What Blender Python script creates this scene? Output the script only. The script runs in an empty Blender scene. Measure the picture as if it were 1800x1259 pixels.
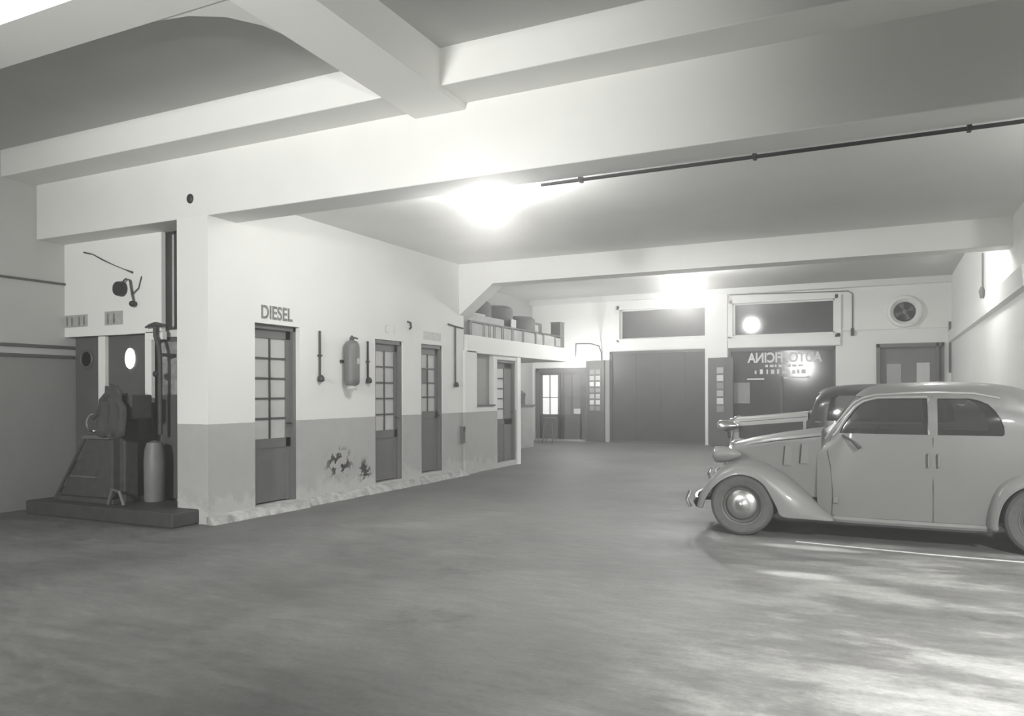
import bpy, bmesh, math, random
from mathutils import Vector, Matrix
random.seed(7)
C = bpy.context.scene.collection
PI = math.pi

# ------------------------------------------------------------------ camera, world, lights, exposure
cam_d = bpy.data.cameras.new('camera'); cam = bpy.data.objects.new('camera', cam_d); C.objects.link(cam)
cam.location = (0, 0, 1.5)
cam.rotation_euler = (PI/2, 0, math.atan(650/1344.0))
cam.rotation_euler.rotate_axis('Z', math.radians(-0.17))
cam_d.sensor_fit = 'HORIZONTAL'; cam_d.sensor_width = 36
cam_d.lens = 36*1344/1800.0
cam_d.shift_y = 62.5/1800.0
cam_d.clip_end = 200
sc = bpy.context.scene
sc.camera = cam
w = bpy.data.worlds.new('world'); sc.world = w; w.use_nodes = True
w.node_tree.nodes['Background'].inputs[0].default_value = (1, 1, 1, 1)
w.node_tree.nodes['Background'].inputs[1].default_value = 0.01
vs = w.node_tree.nodes.new('ShaderNodeVolumeScatter')          # thin haze added for lamp glow and lifted shadows
vf = w.node_tree.nodes.new('ShaderNodeVolumeScatter'); va = w.node_tree.nodes.new('ShaderNodeAddShader')
for n_, d_, g_ in ((vs, .007, .0), (vf, .015, .82)):
    n_.inputs['Density'].default_value = d_; n_.inputs['Anisotropy'].default_value = g_; n_.inputs['Color'].default_value = (1, 1, .98, 1)
w.node_tree.links.new(vs.outputs[0], va.inputs[0]); w.node_tree.links.new(vf.outputs[0], va.inputs[1])
w.node_tree.links.new(va.outputs[0], w.node_tree.nodes['World Output'].inputs['Volume'])
sc.view_settings.view_transform = 'Standard'; sc.view_settings.look = 'None'
sc.view_settings.gamma = 1.0; sc.view_settings.exposure = 0.96
sc.view_settings.use_curve_mapping = False
sc.cycles.use_denoising = True
sc.cycles.max_bounces = 10; sc.cycles.diffuse_bounces = 6; sc.cycles.volume_bounces = 0
sc.cycles.sample_clamp_indirect = 6.0

def spot(name, loc, target, power, size, blend, radius):
    d = bpy.data.lights.new(name, 'SPOT'); d.energy = power; d.spot_size = math.radians(size); d.spot_blend = blend
    d.shadow_soft_size = radius; d.color = (1, 1, .97)
    o = bpy.data.objects.new(name, d); C.objects.link(o); o.location = loc
    o.rotation_euler = (Vector(target)-Vector(loc)).to_track_quat('-Z', 'Y').to_euler()
    return o
# the photographer's flood lamps behind and beside the camera, and one added fill
spot('fill_flood', (-4.2, -2.4, 3.0), (-6.3, 9.0, 1.7), 1700, 80, 0.9, 0.4)
spot('fill_flood', (0.9, -1.6, 1.9), (-3.4, 5.2, 4.4), 420, 46, 1.0, 0.12)  # added fill without a known source, brightens the short beam and near ceiling
spot('fill_flood', (2.9, 2.4, 3.6), (1.2, 4.8, 0.0), 1500, 90, 0.9, 0.25)
LAMP = 52.0     # radiance of the bare globes

# ------------------------------------------------------------------ helpers
def mat(name, v, rough=0.6, metal=0.0, noise=0.0, scale=6.0, spec=0.5, coat=0.0, emit=0.0, bump=0.0):
    m = bpy.data.materials.new(name); m.use_nodes = True
    nt = m.node_tree; b = nt.nodes['Principled BSDF']
    col = (v, v, v*0.972, 1)
    b.inputs['Base Color'].default_value = col
    b.inputs['Roughness'].default_value = rough; b.inputs['Metallic'].default_value = metal
    b.inputs['Specular IOR Level'].default_value = spec
    b.inputs['Coat Weight'].default_value = coat
    if emit:
        b.inputs['Emission Color'].default_value = (1, 1, .975, 1); b.inputs['Emission Strength'].default_value = emit
    if noise or bump:
        g = nt.nodes.new('ShaderNodeNewGeometry'); n = nt.nodes.new('ShaderNodeTexNoise')
        n.inputs['Scale'].default_value = scale; n.inputs['Detail'].default_value = 6; n.inputs['Roughness'].default_value = .65
        nt.links.new(g.outputs['Position'], n.inputs['Vector'])
        if noise:
            r = nt.nodes.new('ShaderNodeMapRange'); r.inputs[1].default_value = .3; r.inputs[2].default_value = .7
            r.inputs[3].default_value = 1-noise; r.inputs[4].default_value = 1+noise
            x = nt.nodes.new('ShaderNodeVectorMath'); x.operation = 'SCALE'; x.inputs[0].default_value = col[:3]
            nt.links.new(n.outputs['Fac'], r.inputs[0]); nt.links.new(r.outputs[0], x.inputs['Scale'])
            nt.links.new(x.outputs[0], b.inputs['Base Color'])
        if bump:
            bp = nt.nodes.new('ShaderNodeBump'); bp.inputs['Strength'].default_value = bump; bp.inputs['Distance'].default_value = .01
            nt.links.new(n.outputs['Fac'], bp.inputs['Height']); nt.links.new(bp.outputs[0], b.inputs['Normal'])
    return m

class NT:
    """short hand for node graphs that yield one grey value"""
    def __init__(s, m):
        s.t = m.node_tree; s.b = s.t.nodes['Principled BSDF']
        s.g = s.t.nodes.new('ShaderNodeNewGeometry'); s.pos = s.g.outputs['Position']
        q = s.t.nodes.new('ShaderNodeSeparateXYZ'); s.t.links.new(s.pos, q.inputs[0]); s.x, s.y, s.z = q.outputs
    def m(s, op, a, b=None, clamp=False):
        n = s.t.nodes.new('ShaderNodeMath'); n.operation = op; n.use_clamp = clamp
        for i, v in enumerate((a, b)):
            if v is None: continue
            if isinstance(v, (int, float)): n.inputs[i].default_value = v
            else: s.t.links.new(v, n.inputs[i])
        return n.outputs[0]
    def noise(s, scale, detail=5, rough=.6, stretch=(1, 1, 1), off=0.0):
        v = s.t.nodes.new('ShaderNodeMapping'); v.inputs['Scale'].default_value = stretch
        v.inputs['Location'].default_value = (off, off*1.7, off*.6)
        s.t.links.new(s.pos, v.inputs[0])
        n = s.t.nodes.new('ShaderNodeTexNoise'); n.inputs['Scale'].default_value = scale
        n.inputs['Detail'].default_value = detail; n.inputs['Roughness'].default_value = rough
        s.t.links.new(v.outputs[0], n.inputs['Vector']); return n.outputs['Fac']
    def step(s, v, a, b):            # 0 below a, 1 above b
        n = s.t.nodes.new('ShaderNodeMapRange'); n.interpolation_type = 'SMOOTHSTEP'
        n.inputs[1].default_value = min(a, b); n.inputs[2].default_value = max(a, b)
        if a > b: n.inputs[3].default_value = 1; n.inputs[4].default_value = 0
        s.t.links.new(v, n.inputs[0]); return n.outputs[0]
    def mix(s, f, a, b):
        n = s.t.nodes.new('ShaderNodeMix')
        for i, v in ((0, f), (2, a), (3, b)):
            if isinstance(v, (int, float)): n.inputs[i].default_value = v
            else: s.t.links.new(v, n.inputs[i])
        return n.outputs[0]
    def near(s, p, r, wob=None):     # 1 near the world point p, 0 beyond r
        d = s.t.nodes.new('ShaderNodeVectorMath'); d.operation = 'SUBTRACT'; d.inputs[1].default_value = p
        s.t.links.new(s.pos, d.inputs[0])
        k = s.t.nodes.new('ShaderNodeVectorMath'); k.operation = 'MULTIPLY'; k.inputs[1].default_value = [1/a for a in r]
        s.t.links.new(d.outputs[0], k.inputs[0])
        l = s.t.nodes.new('ShaderNodeVectorMath'); l.operation = 'LENGTH'; s.t.links.new(k.outputs[0], l.inputs[0])
        return s.step(l.outputs['Value'], 1.0, 0.35)
    def out(s, v):
        c = s.t.nodes.new('ShaderNodeCombineColor')
        for i in (0, 1): s.t.links.new(v, c.inputs[i])
        s.t.links.new(s.m('MULTIPLY', v, .972), c.inputs[2]); s.t.links.new(c.outputs[0], s.b.inputs['Base Color'])

class MB:
    def __init__(s): s.v = []; s.f = []; s.sm = []
    def add(s, v, f, smooth=False):
        o = len(s.v); s.v += [tuple(p) for p in v]; s.f += [tuple(i+o for i in q) for q in f]; s.sm += [smooth]*len(f); return s
    def box(s, x0, x1, y0, y1, z0, z1):
        x0, x1 = sorted((x0, x1)); y0, y1 = sorted((y0, y1)); z0, z1 = sorted((z0, z1))
        return s.add([(x, y, z) for x in (x0, x1) for y in (y0, y1) for z in (z0, z1)],
                     [(0, 1, 3, 2), (4, 6, 7, 5), (0, 4, 5, 1), (2, 3, 7, 6), (0, 2, 6, 4), (1, 5, 7, 3)])
    def prism(s, poly, axis, a, b):    # poly in the two other axes, extruded from a to b
        def P(p, t):
            return {'x': (t, p[0], p[1]), 'y': (p[0], t, p[1]), 'z': (p[0], p[1], t)}[axis]
        n = len(poly); v = [P(p, a) for p in poly]+[P(p, b) for p in poly]
        f = [tuple(range(n)), tuple(range(2*n-1, n-1, -1))]+[(i, i+n, (i+1) % n+n, (i+1) % n) for i in range(n)]
        return s.add(v, f)
    def tube(s, pts, r, n=8, cap=True):
        pts = [Vector(p) for p in pts]; rs = r if isinstance(r, (list, tuple)) else [r]*len(pts)
        v = []; f = []; prev = None
        for i, p in enumerate(pts):
            t = (pts[min(i+1, len(pts)-1)]-pts[max(i-1, 0)]).normalized()
            if prev is None:
                u = t.orthogonal().normalized()
            else:
                u = (prev-t*prev.dot(t)).normalized()
            prev = u; q = t.cross(u)
            v += [p+(u*math.cos(k*2*PI/n)+q*math.sin(k*2*PI/n))*rs[i] for k in range(n)]
        for i in range(len(pts)-1):
            for k in range(n):
                a = i*n+k; b = i*n+(k+1) % n; f.append((a, b, b+n, a+n))
        if cap: f.append(tuple(range(n-1, -1, -1))); f.append(tuple(range((len(pts)-1)*n, len(pts)*n)))
        return s.add(v, f, True)
    def lathe(s, prof, c, axis='z', n=32, cap=True):   # prof: (radius, height along the axis)
        v = []; f = []
        for r, h in prof:
            for k in range(n):
                a, b = r*math.cos(2*PI*k/n), r*math.sin(2*PI*k/n)
                d = {'z': (a, b, h), 'y': (a, h, b), 'x': (h, a, b)}[axis]
                v.append((c[0]+d[0], c[1]+d[1], c[2]+d[2]))
        for i in range(len(prof)-1):
            for k in range(n):
                a = i*n+k; b = i*n+(k+1) % n; f.append((a, b, b+n, a+n))
        if cap and prof[0][0] > 1e-5: f.append(tuple(range(n)))
        if cap and prof[-1][0] > 1e-5: f.append(tuple(range((len(prof)-1)*n, len(prof)*n)))
        return s.add(v, f, True)
    def grid(s, rows, closed=False, smooth=True):
        n = len(rows[0]); v = [p for r in rows for p in r]; f = []
        for i in range(len(rows)-1):
            for k in range(n if closed else n-1):
                a = i*n+k; b = i*n+(k+1) % n; f.append((a, b, b+n, a+n))
        return s.add(v, f, smooth)
    def sphere(s, c, r, n=20, sq=(1, 1, 1)):
        m = n//2; prof = [(r*math.sin(PI*i/m), -r*math.cos(PI*i/m)) for i in range(m+1)]
        o = len(s.v); s.lathe([(max(a, 1e-4), h) for a, h in prof], (0, 0, 0), 'z', n)
        s.v[o:] = [(c[0]+p[0]*sq[0], c[1]+p[1]*sq[1], c[2]+p[2]*sq[2]) for p in s.v[o:]]
        return s

def wpos(o):
    p = Vector((0, 0, 0))
    while o: p += o.location; o = o.parent
    return p
def tag(o, label, cat, group=None, kind=None):
    o['label'] = label; o['category'] = cat
    if group: o['group'] = group
    if kind: o['kind'] = kind
    return o
def obj(name, mb, m, parent=None, angle=35, bevel=0.0, weld=True):
    """one mesh object built in world coordinates; its origin is its parent's, or its own base"""
    me = bpy.data.meshes.new(name)
    if parent: base = wpos(parent)
    else:
        lo = [min(p[i] for p in mb.v) for i in range(3)]; hi = [max(p[i] for p in mb.v) for i in range(3)]
        base = Vector(((lo[0]+hi[0])/2, (lo[1]+hi[1])/2, lo[2]))
    me.from_pydata([tuple(Vector(p)-base) for p in mb.v], [], mb.f)
    me.polygons.foreach_set('use_smooth', mb.sm)
    bm = bmesh.new(); bm.from_mesh(me)
    if weld: bmesh.ops.remove_doubles(bm, verts=bm.verts, dist=1e-5)
    bmesh.ops.recalc_face_normals(bm, faces=bm.faces)
    bm.to_mesh(me); bm.free()
    if any(mb.sm): me.set_sharp_from_angle(angle=math.radians(angle))
    if m: me.materials.append(m)
    o = bpy.data.objects.new(name, me); C.objects.link(o)
    if parent: o.parent = parent
    else: o.location = base
    if bevel:
        b = o.modifiers.new('bevel', 'BEVEL'); b.width = bevel; b.segments = 2; b.limit_method = 'ANGLE'
    return o
def empty(name, loc, label, cat, group=None, kind=None):
    o = bpy.data.objects.new(name, None); C.objects.link(o); o.location = loc; o.empty_display_size = .2
    return tag(o, label, cat, group, kind)
def dup(root, loc, label=None, group=None):
    r = root.copy(); C.objects.link(r); r.location = loc
    if label: r['label'] = label
    if group: r['group'] = group
    for ch in list(root.children):
        c = ch.copy(); C.objects.link(c); c.parent = r
        for g in list(ch.children):
            d = g.copy(); C.objects.link(d); d.parent = c
    return r
def bake(o):
    """replace an object's mesh by its evaluated one and drop the modifiers"""
    dg = bpy.context.evaluated_depsgraph_get(); dg.update()
    me = bpy.data.meshes.new_from_object(o.evaluated_get(dg)); o.modifiers.clear(); o.data = me
def cells(a, b, z0, z1, holes):
    """rectangles (a0,a1,z0,z1) that fill a wall around its openings"""
    A = sorted({a, b}|{t for h in holes for t in h[:2] if a < t < b}); out = []
    for i in range(len(A)-1):
        m = (A[i]+A[i+1])/2; hz = sorted((h[2], h[3]) for h in holes if h[0] < m < h[1]); z = z0
        for h0, h1 in hz:
            if h0 > z: out.append((A[i], A[i+1], z, h0))
            z = max(z, h1)
        if z < z1: out.append((A[i], A[i+1], z, z1))
    return out

# ------------------------------------------------------------------ materials
def wall_material(name, upper, lower, dado, kerb=True, scars=(), wob=.02, mott=.06):
    m = bpy.data.materials.new(name); m.use_nodes = True; t = NT(m); t.b.inputs['Roughness'].default_value = .75
    t.b.inputs['Specular IOR Level'].default_value = .25
    n1 = t.noise(1.1, 6, .6); n2 = t.noise(9, 5, .7, off=3); n3 = t.noise(4.5, 8, .7, off=8)
    up = t.m('MULTIPLY', t.m('ADD', t.m('MULTIPLY', n1, mott*2), 1-mott), upper)
    lo = t.m('MULTIPLY', t.m('ADD', t.m('MULTIPLY', n3, .3), .85), lower)
    edge = t.m('ADD', t.z, t.m('MULTIPLY', n2, wob))
    v = t.mix(t.step(edge, dado-.006, dado+.006), lo, up)
    if kerb:    # bare crumbled plaster near the floor
        h = t.m('ADD', t.z, t.m('MULTIPLY', n3, -.9))
        pale = t.mix(n2, lower*1.0, upper*.78)
        v = t.mix(t.m('MULTIPLY', t.step(h, -.13, -.24), .8), v, pale)
    for p, r, th in scars:   # holes where the plaster fell off
        k = t.m('MULTIPLY', t.near(p, r), t.step(t.noise(9, 4, .6, off=p[1]), th, th+.03))
        v = t.mix(k, v, .05)
    t.out(v); return m
def floor_material():
    m = bpy.data.materials.new('oily concrete floor'); m.use_nodes = True; t = NT(m)
    n1 = t.noise(.55, 8, .62, off=2); n2 = t.noise(1.9, 7, .66, stretch=(.55, 1.25, 1), off=5); n3 = t.noise(26, 6, .8)
    v = t.m('ADD', t.m('MULTIPLY', n1, .2), .045)
    v = t.m('MULTIPLY', v, t.m('ADD', t.m('MULTIPLY', n2, .9), .55))
    # paler tone and pale patches on the right in front of the car
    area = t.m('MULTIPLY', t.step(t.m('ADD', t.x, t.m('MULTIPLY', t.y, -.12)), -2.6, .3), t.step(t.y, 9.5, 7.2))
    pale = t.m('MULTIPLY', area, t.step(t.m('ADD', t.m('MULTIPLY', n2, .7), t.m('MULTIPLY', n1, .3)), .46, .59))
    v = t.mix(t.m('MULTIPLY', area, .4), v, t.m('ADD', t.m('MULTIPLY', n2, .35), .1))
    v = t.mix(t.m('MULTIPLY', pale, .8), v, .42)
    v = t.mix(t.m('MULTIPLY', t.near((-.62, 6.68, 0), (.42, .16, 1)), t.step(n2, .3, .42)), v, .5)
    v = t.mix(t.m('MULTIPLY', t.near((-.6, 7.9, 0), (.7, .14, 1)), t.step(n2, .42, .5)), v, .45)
    for p, r in (((-3.75, 6.9, 0), (.35, .45, 1)), ((-3.3, 5.7, 0), (.5, .6, 1)), ((-2.7, 4.3, 0), (.5, .5, 1)), ((-8.9, 5.7, 0), (3.4, 1.5, 1)), ((.6, 5.9, 0), (.35, .1, 1))):
        v = t.mix(t.m('MULTIPLY', t.near(p, r), t.m('MULTIPLY', t.step(t.noise(5, 6, .7, off=7), .42, .68), .6)), v, .035)
    n4 = t.noise(6.5, 6, .72, stretch=(.5, 1.5, 1), off=11)
    v = t.m('MULTIPLY', v, t.m('ADD', t.m('MULTIPLY', n4, 1.1), .45))
    v = t.m('MULTIPLY', v, t.m('ADD', t.m('MULTIPLY', n3, .9), .55))
    t.out(v)
    r = t.m('ADD', t.m('MULTIPLY', n2, .5), .35); t.t.links.new(r, t.b.inputs['Roughness'])
    b = t.t.nodes.new('ShaderNodeBump'); b.inputs['Strength'].default_value = .25; b.inputs['Distance'].default_value = .01
    t.t.links.new(n2, b.inputs['Height']); t.t.links.new(b.outputs[0], t.b.inputs['Normal'])
    return m
M_floor = floor_material()
M_wall = wall_material('two tone plaster', .80, .42, 1.165, scars=(((-6.97, 8.75, .52), (.3, .42, .3), .52), ((-6.97, 9.35, .35), (.3, .22, .25), .5), ((-6.97, 9.0, 2.55), (.3, .25, .1), .66)))
M_leftwall = wall_material('grey plaster', .55, .30, 2.03, kerb=False, mott=.1)
M_loftwall = wall_material('shaded grey plaster', .42, .42, -1, kerb=False, mott=.1)  # darker grey paints shade into the walls around the loft
M_white = wall_material('white plaster', .88, .88, -1, kerb=False)
M_ceil_shade = wall_material('shaded ceiling plaster', .52, .52, -1, kerb=False, mott=.1)  # lowered tone paints shade into the near and rear ceilings
M_ceil_lit = wall_material('ceiling plaster', .84, .84, -1, kerb=False, mott=.08)  # raised tone paints lamplight into the middle bay ceiling
M_beam = wall_material('beam plaster', .78, .78, -1, kerb=False, mott=.08)
M_kerb = mat('pale crumbled kerb', .42, .9, noise=.45, scale=7, bump=.5)
M_dado = mat('grey dado plaster', .4, .8, noise=.12, scale=4)
M_door = mat('grey door paint', .145, .5, noise=.06, scale=3)
M_bar = mat('dark glazing bar', .07, .5)
M_frost = mat('frosted pane', .55, .35, noise=.06, scale=3)
M_hatch = mat('grey hatch board', .3, .6, noise=.08)
M_frostwhite = mat('white frosted pane', .7, .35, noise=.08, scale=3)
M_frostdark = mat('clear dark pane', .2, .25)
M_black = mat('black iron', .02, .5)
M_dark = mat('dark brown paint', .10, .55, noise=.12, scale=4)
M_dark2 = mat('dark stained boards', .05, .5, noise=.3, scale=2.2)
M_glassdark = mat('dark night glass', .03, .1, spec=.5, noise=.3, scale=1.5)
M_letter = mat('faded black lettering', .2, .8, noise=.5, scale=22)
M_faint = mat('worn faint lettering', .6, .85, noise=.25, scale=22)
M_white_paint = mat('white sign paint', .85, .6)
M_grey_metal = mat('grey enamel', .13, .45, noise=.1)
M_paper = mat('pale paper', .7, .8)
M_lamp = mat('lit opal globe', .9, .3, emit=LAMP)
M_lamp2 = mat('lit opal globe far', .9, .3, emit=LAMP*3.3)
M_chrome = mat('worn chrome', .72, .22, metal=1.0)
M_hub = mat('dull hub cap', .55, .33, metal=1.0)
M_tyre = mat('rubber tyre', .085, .8, noise=.2, scale=20)
M_rim = mat('painted rim', .11, .5)
M_car = mat('grey car paint', .175, .42, coat=.15, noise=.03, scale=2)
M_carline = mat('light car trim', .55, .3, metal=.6)
M_car2 = mat('dark car paint', .05, .3, coat=.4)
M_car2top = mat('pale bonnet paint', .4, .3, coat=.4)
M_seam = mat('dark seam', .05, .7)
M_cloth = mat('dark cloth', .06, .9, noise=.2, scale=10)
M_rust = mat('worn dark steel', .06, .6, noise=.3, scale=12)
M_drum = mat('brown fibre drum', .13, .8, noise=.15, scale=8)
M_crate = mat('pale crate board', .5, .8, noise=.15, scale=8)
def glass_material(name, v, alpha):
    m = mat(name, v, .08); m.node_tree.nodes['Principled BSDF'].inputs['Alpha'].default_value = alpha
    return m
M_carglass = glass_material('car window glass', .06, .55)

# ------------------------------------------------------------------ the setting
S = lambda o, label, cat: tag(o, label, cat, kind='structure')
WX, YB = -6.97, 6.39          # plane of the wall with the doors, front of the near beam
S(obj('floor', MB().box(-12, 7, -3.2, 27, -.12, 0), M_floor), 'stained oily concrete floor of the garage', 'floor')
S(obj('ceiling', MB().box(-12, 7, -3.2, 6.6, 4.62, 4.8), M_ceil_shade), 'plaster ceiling of the near bay, coloured darker for shade, in front of the deep beam', 'ceiling')
S(obj('ceiling', MB().box(-12, 7, 6.6, 12.45, 3.87, 4.8), M_ceil_lit), 'lower pale ceiling of the middle bay around the glaring lamp', 'ceiling')
S(obj('ceiling', MB().box(-12, 7, 12.45, 22.6, 4.46, 4.8), M_ceil_shade), 'ceiling beyond the far beam over loft and garage doors, coloured darker for shade', 'ceiling')
# the two tone wall with the doors
D = [('door_1', 7.12, 7.93, .10, 2.39), ('door_2', 9.61, 10.36, .13, 2.345), ('door_3', 10.91, 11.61, .15, 2.345), ('door_4', 13.73, 14.60, .10, 2.19)]
holes = [d[1:] for d in D]+[(12.79, 13.57, 1.28, 2.28)]
mb = MB()
mb.box(WX-.5, WX, YB, 6.84, 0, 3.57)
for a, b, z0, z1 in cells(6.84, 12.36, 0, 3.9, holes): mb.box(WX-.5, WX, a, b, z0, z1)
for a, b, z0, z1 in cells(12.36, 14.74, 0, 2.27, holes): mb.box(WX-.5, WX, a, b, z0, z1)
S(obj('wall_left', mb, M_wall), 'two tone plaster wall with the row of glazed doors', 'wall')
S(obj('wall_outer', MB().box(-10.5, -10.1, -3.2, 7.4, 0, 4.7), M_leftwall), 'grey wall at the far left edge of the photo', 'wall')
S(obj('wall_recess', MB().box(-10.5, WX-.5, 7.0, 7.25, 0, 4.0), M_leftwall), 'dim back wall of the alcove behind the left pillar', 'wall')
S(obj('wall_loft', MB().box(-10.5, -10.1, 12.3, 22.8, 0, 4.6).box(-10.5, WX-.5, 14.55, 14.74, 0, 2.27).box(-10.5, WX-.02, 12.3, 12.6, 2.6, 4.6), M_loftwall), 'plain walls of the area under and over the loft', 'wall')
FY = 22.4
fh = [(-7.5, -4.44, -.1, 2.77), (-7.17, -4.57, 3.13, 4.03), (-3.94, -1.12, -.1, 2.76), (-3.82, -1.13, 3.11, 4.04), (-.13, 1.44, -.1, 2.78), (-9.97, -8.28, -.1, 2.3)]
mb = MB()
for a, b, z0, z1 in cells(-10.5, 2.0, 0, 4.6, fh): mb.box(a, b, FY, FY+.35, z0, z1)
S(obj('wall_back', mb, M_white), 'white rear wall with the garage doors', 'wall')
S(obj('wall_right', MB().box(1.6, 1.95, 10.9, FY+.3, 0, 4.6).box(1.95, 6.3, 10.9, 11.2, 0, 4.6).box(6.3, 6.6, -3.2, 11.2, 0, 4.7), M_white), 'bright white wall on the right beyond the cars', 'wall')
S(obj('wall_front', MB().box(-10.5, 6.6, -3.4, -3.1, 0, 4.8), M_white), 'plain wall behind the camera', 'wall')
S(obj('wall_outside', MB().box(-12, 5, 26.6, 26.9, 0, 5), M_dark2), 'dark yard wall outside the doors at night', 'wall')
# beams
S(obj('trim_1', MB().box(-10.1, 6.3, YB, 6.84, 3.56, 4.35), M_beam, bevel=.012), 'deep plaster beam crossing the room over the left pillar', 'beam')
S(obj('trim_2', MB().box(-10.1, 6.3, 5.93, 6.84, 4.28, 4.7), M_beam, bevel=.012), 'shallow stepped beam just in front of the deep beam', 'beam')
S(obj('trim_3', MB().box(-10.1, 6.3, 3.5, 3.97, 4.28, 4.7).prism([(-4.1, 3.9), (-4.1, 4.75), (-4.14, 4.65), (-4.2, 4.38), (-4.35, 4.16), (-4.58, 4.03), (-4.95, 3.965), (-4.95, 3.9)], 'z', 4.284, 4.69), M_beam), 'cross beam at the upper left corner nearest the camera', 'beam')
mb = MB().prism([(3.96, 4.285), (6.4, 4.215), (6.4, 4.7), (3.96, 4.7)], 'x', -4.14, -3.58)
S(obj('trim_4', mb, M_white), 'short bright ceiling beam running away from the camera', 'beam')  # whiter than the other beams, to paint in light on its underside
mb = MB().prism([(WX-.01, 2.93), (-6.28, 3.48), (1.62, 3.48), (1.62, 3.95), (WX-.01, 3.95)], 'y', 12.2, 12.6)
S(obj('trim_5', mb, M_beam), 'far white beam with a sloping haunch at the loft', 'beam')
S(obj('trim_6', MB().box(-7.0, 1.62, 12.6, 13.0, 4.1, 4.5).box(-10.2, 1.62, FY-.25, FY+.02, 4.3, 4.5), M_beam), 'low ceiling ribs beyond the far beam', 'beam')
# rear wall frames, pilaster, ledges
mb = MB()
for x0, x1, z0, z1 in ((-7.25, -4.57, 4.03, 4.15), (-7.25, -7.17, 3.05, 4.15), (-7.3, -4.44, 2.79, 3.12), (-3.9, -1.05, 4.04, 4.14), (-3.94, -3.82, 3.05, 4.14), (-1.13, -.98, 3.0, 4.14), (-3.94, -1.0, 2.78, 3.10)):
    mb.box(x0, x1, FY-.09, FY+.02, z0, z1)
S(obj('trim_7', mb, M_white), 'white raised frames around the garage door transoms', 'moulding')
S(obj('trim_8', MB().box(-4.57, -3.94, FY-.22, FY+.02, 0, 4.46), M_white, bevel=.01), 'white pilaster between the two garage doorways', 'pilaster')
S(obj('trim_9', MB().box(-.98, 1.55, FY-.06, FY+.02, 3.16, 3.20), M_white), 'thin ledge on the rear wall under the round fan', 'ledge')
S(obj('trim_10', MB().prism([(1.62, 2.74), (1.53, 2.78), (1.51, 3.03), (1.62, 3.06)], 'y', 10.92, FY), M_white), 'sloping ledge along the right white wall', 'ledge')
S(obj('trim_11', MB().box(-10.12, -10.06, -3, 6.9, 2.0, 2.04).box(-10.12, -10.06, -3, 6.9, 2.13, 2.17).box(-10.12, -10.075, -3, 6.9, 3.0, 3.03), M_dark), 'dark rails along the left wall', 'rail')
mb = MB()
y = YB-.02
while y < 12.3:     # the uneven kerb
    y2 = min(y+random.uniform(.2, .5), 12.32); d = random.uniform(.05, .11); mb.prism([(WX-.01, 0), (WX+d+.05, 0), (WX+d, random.uniform(.05, .1)), (WX-.01, random.uniform(.09, .13))], 'y', y, y2); y = y2
S(obj('baseboard_left', mb, M_kerb), 'pale crumbled concrete kerb along the foot of the door wall', 'kerb')
S(obj('trim_12', MB().box(WX-.02, WX+.05, 12.33, 12.78, 0, 2.3), M_wall), 'flat pilaster strip at the near end of the loft wall', 'pilaster')
S(obj('trim_18', MB().box(WX-.52, WX+.03, 14.62, 14.78, 0, 2.28), M_white), 'white corner post at the far end of the loft wall', 'post')
# alcove bulkhead
S(obj('trim_13', MB().box(-10.1, -8.2, 6.78, 6.84, 2.29, 3.6).box(-8.50, -8.18, 6.78, 6.84, 2.2, 2.3).box(-8.52, -8.40, 6.79, 6.84, 1.4, 2.3), M_white), 'white plaster bulkhead above the alcove doors', 'bulkhead')
S(obj('trim_14', MB().box(-9.52, -9.38, 6.86, 7.02, .0, 2.3), M_white), 'narrow white post between the two alcove doors', 'post')
S(obj('trim_15', MB().box(-8.2, WX-.5, 6.97, 6.995, 2.35, 3.9), M_dark2), 'dark panel standing in for the shaded gap between bulkhead and pillar', 'gap')  # dark sheet in place of the recess's own shade
# loft slab
S(obj('trim_16', MB().box(-10.1, WX+.05, 12.4, 17.45, 2.27, 2.6), M_white, bevel=.01), 'white loft slab edge over the last door', 'loft')

# ------------------------------------------------------------------ doors of the left wall
def glazed_door(name, y0, y1, z0, z1, cols, rows, zg, label, dark_panes=(), bars=True, rec=.075, st=.085, pm=None):
    r = empty(name, (WX-rec, (y0+y1)/2, z0), label, 'door', kind='structure')
    x = WX-rec
    fr = MB()
    fr.box(x-.06, x+.05, y0, y0+.05, z0, z1).box(x-.06, x+.05, y1-.05, y1, z0, z1).box(x-.06, x+.05, y0, y1, z1-.06, z1)
    obj('door_frame', fr, M_door, r)
    a, b, top = y0+.05, y1-.05, z1-.06
    lf = MB().box(x-.04, x, a, a+.06, z0+.01, top).box(x-.04, x, b-st, b, z0+.01, top).box(x-.04, x, a, b, top-.11, top).box(x-.04, x, a, b, zg-.12, zg)
    obj('door_leaf', lf, M_door, r)
    obj('lower_panel', MB().box(x-.035, x-.012, a+.05, b-st+.01, z0+.02, zg-.1), M_door, r)
    ga, gb, g0, g1 = a+.06, b-st, zg, top-.11
    if bars:
        gbm = MB()
        for i in range(1, cols): t = ga+(gb-ga)*i/cols; gbm.box(x-.03, x-.006, t-.012, t+.012, g0, g1)
        for i in range(1, rows): t = g0+(g1-g0)*i/rows; gbm.box(x-.03, x-.006, ga, gb, t-.012, t+.012)
        obj('glazing_bars', gbm, M_bar, r)
    for i in range(cols):
        for k in range(rows):
            p = MB().box(x-.028, x-.022, ga+(gb-ga)*i/cols, ga+(gb-ga)*(i+1)/cols, g0+(g1-g0)*k/rows, g0+(g1-g0)*(k+1)/rows)
            obj('pane', p, M_frostdark if (i, k) in dark_panes else (pm or M_frost), r)
    h = MB().tube([(x, b-.05, 1.12), (x+.05, b-.05, 1.12), (x+.055, b-.14, 1.12)], .009)
    obj('handle', h, M_black, r)
    return r
glazed_door('door_1', *D[0][1:], 2, 5, .93, 'grey glazed door nearest the camera, five rows of frosted panes', rec=.12)
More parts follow.
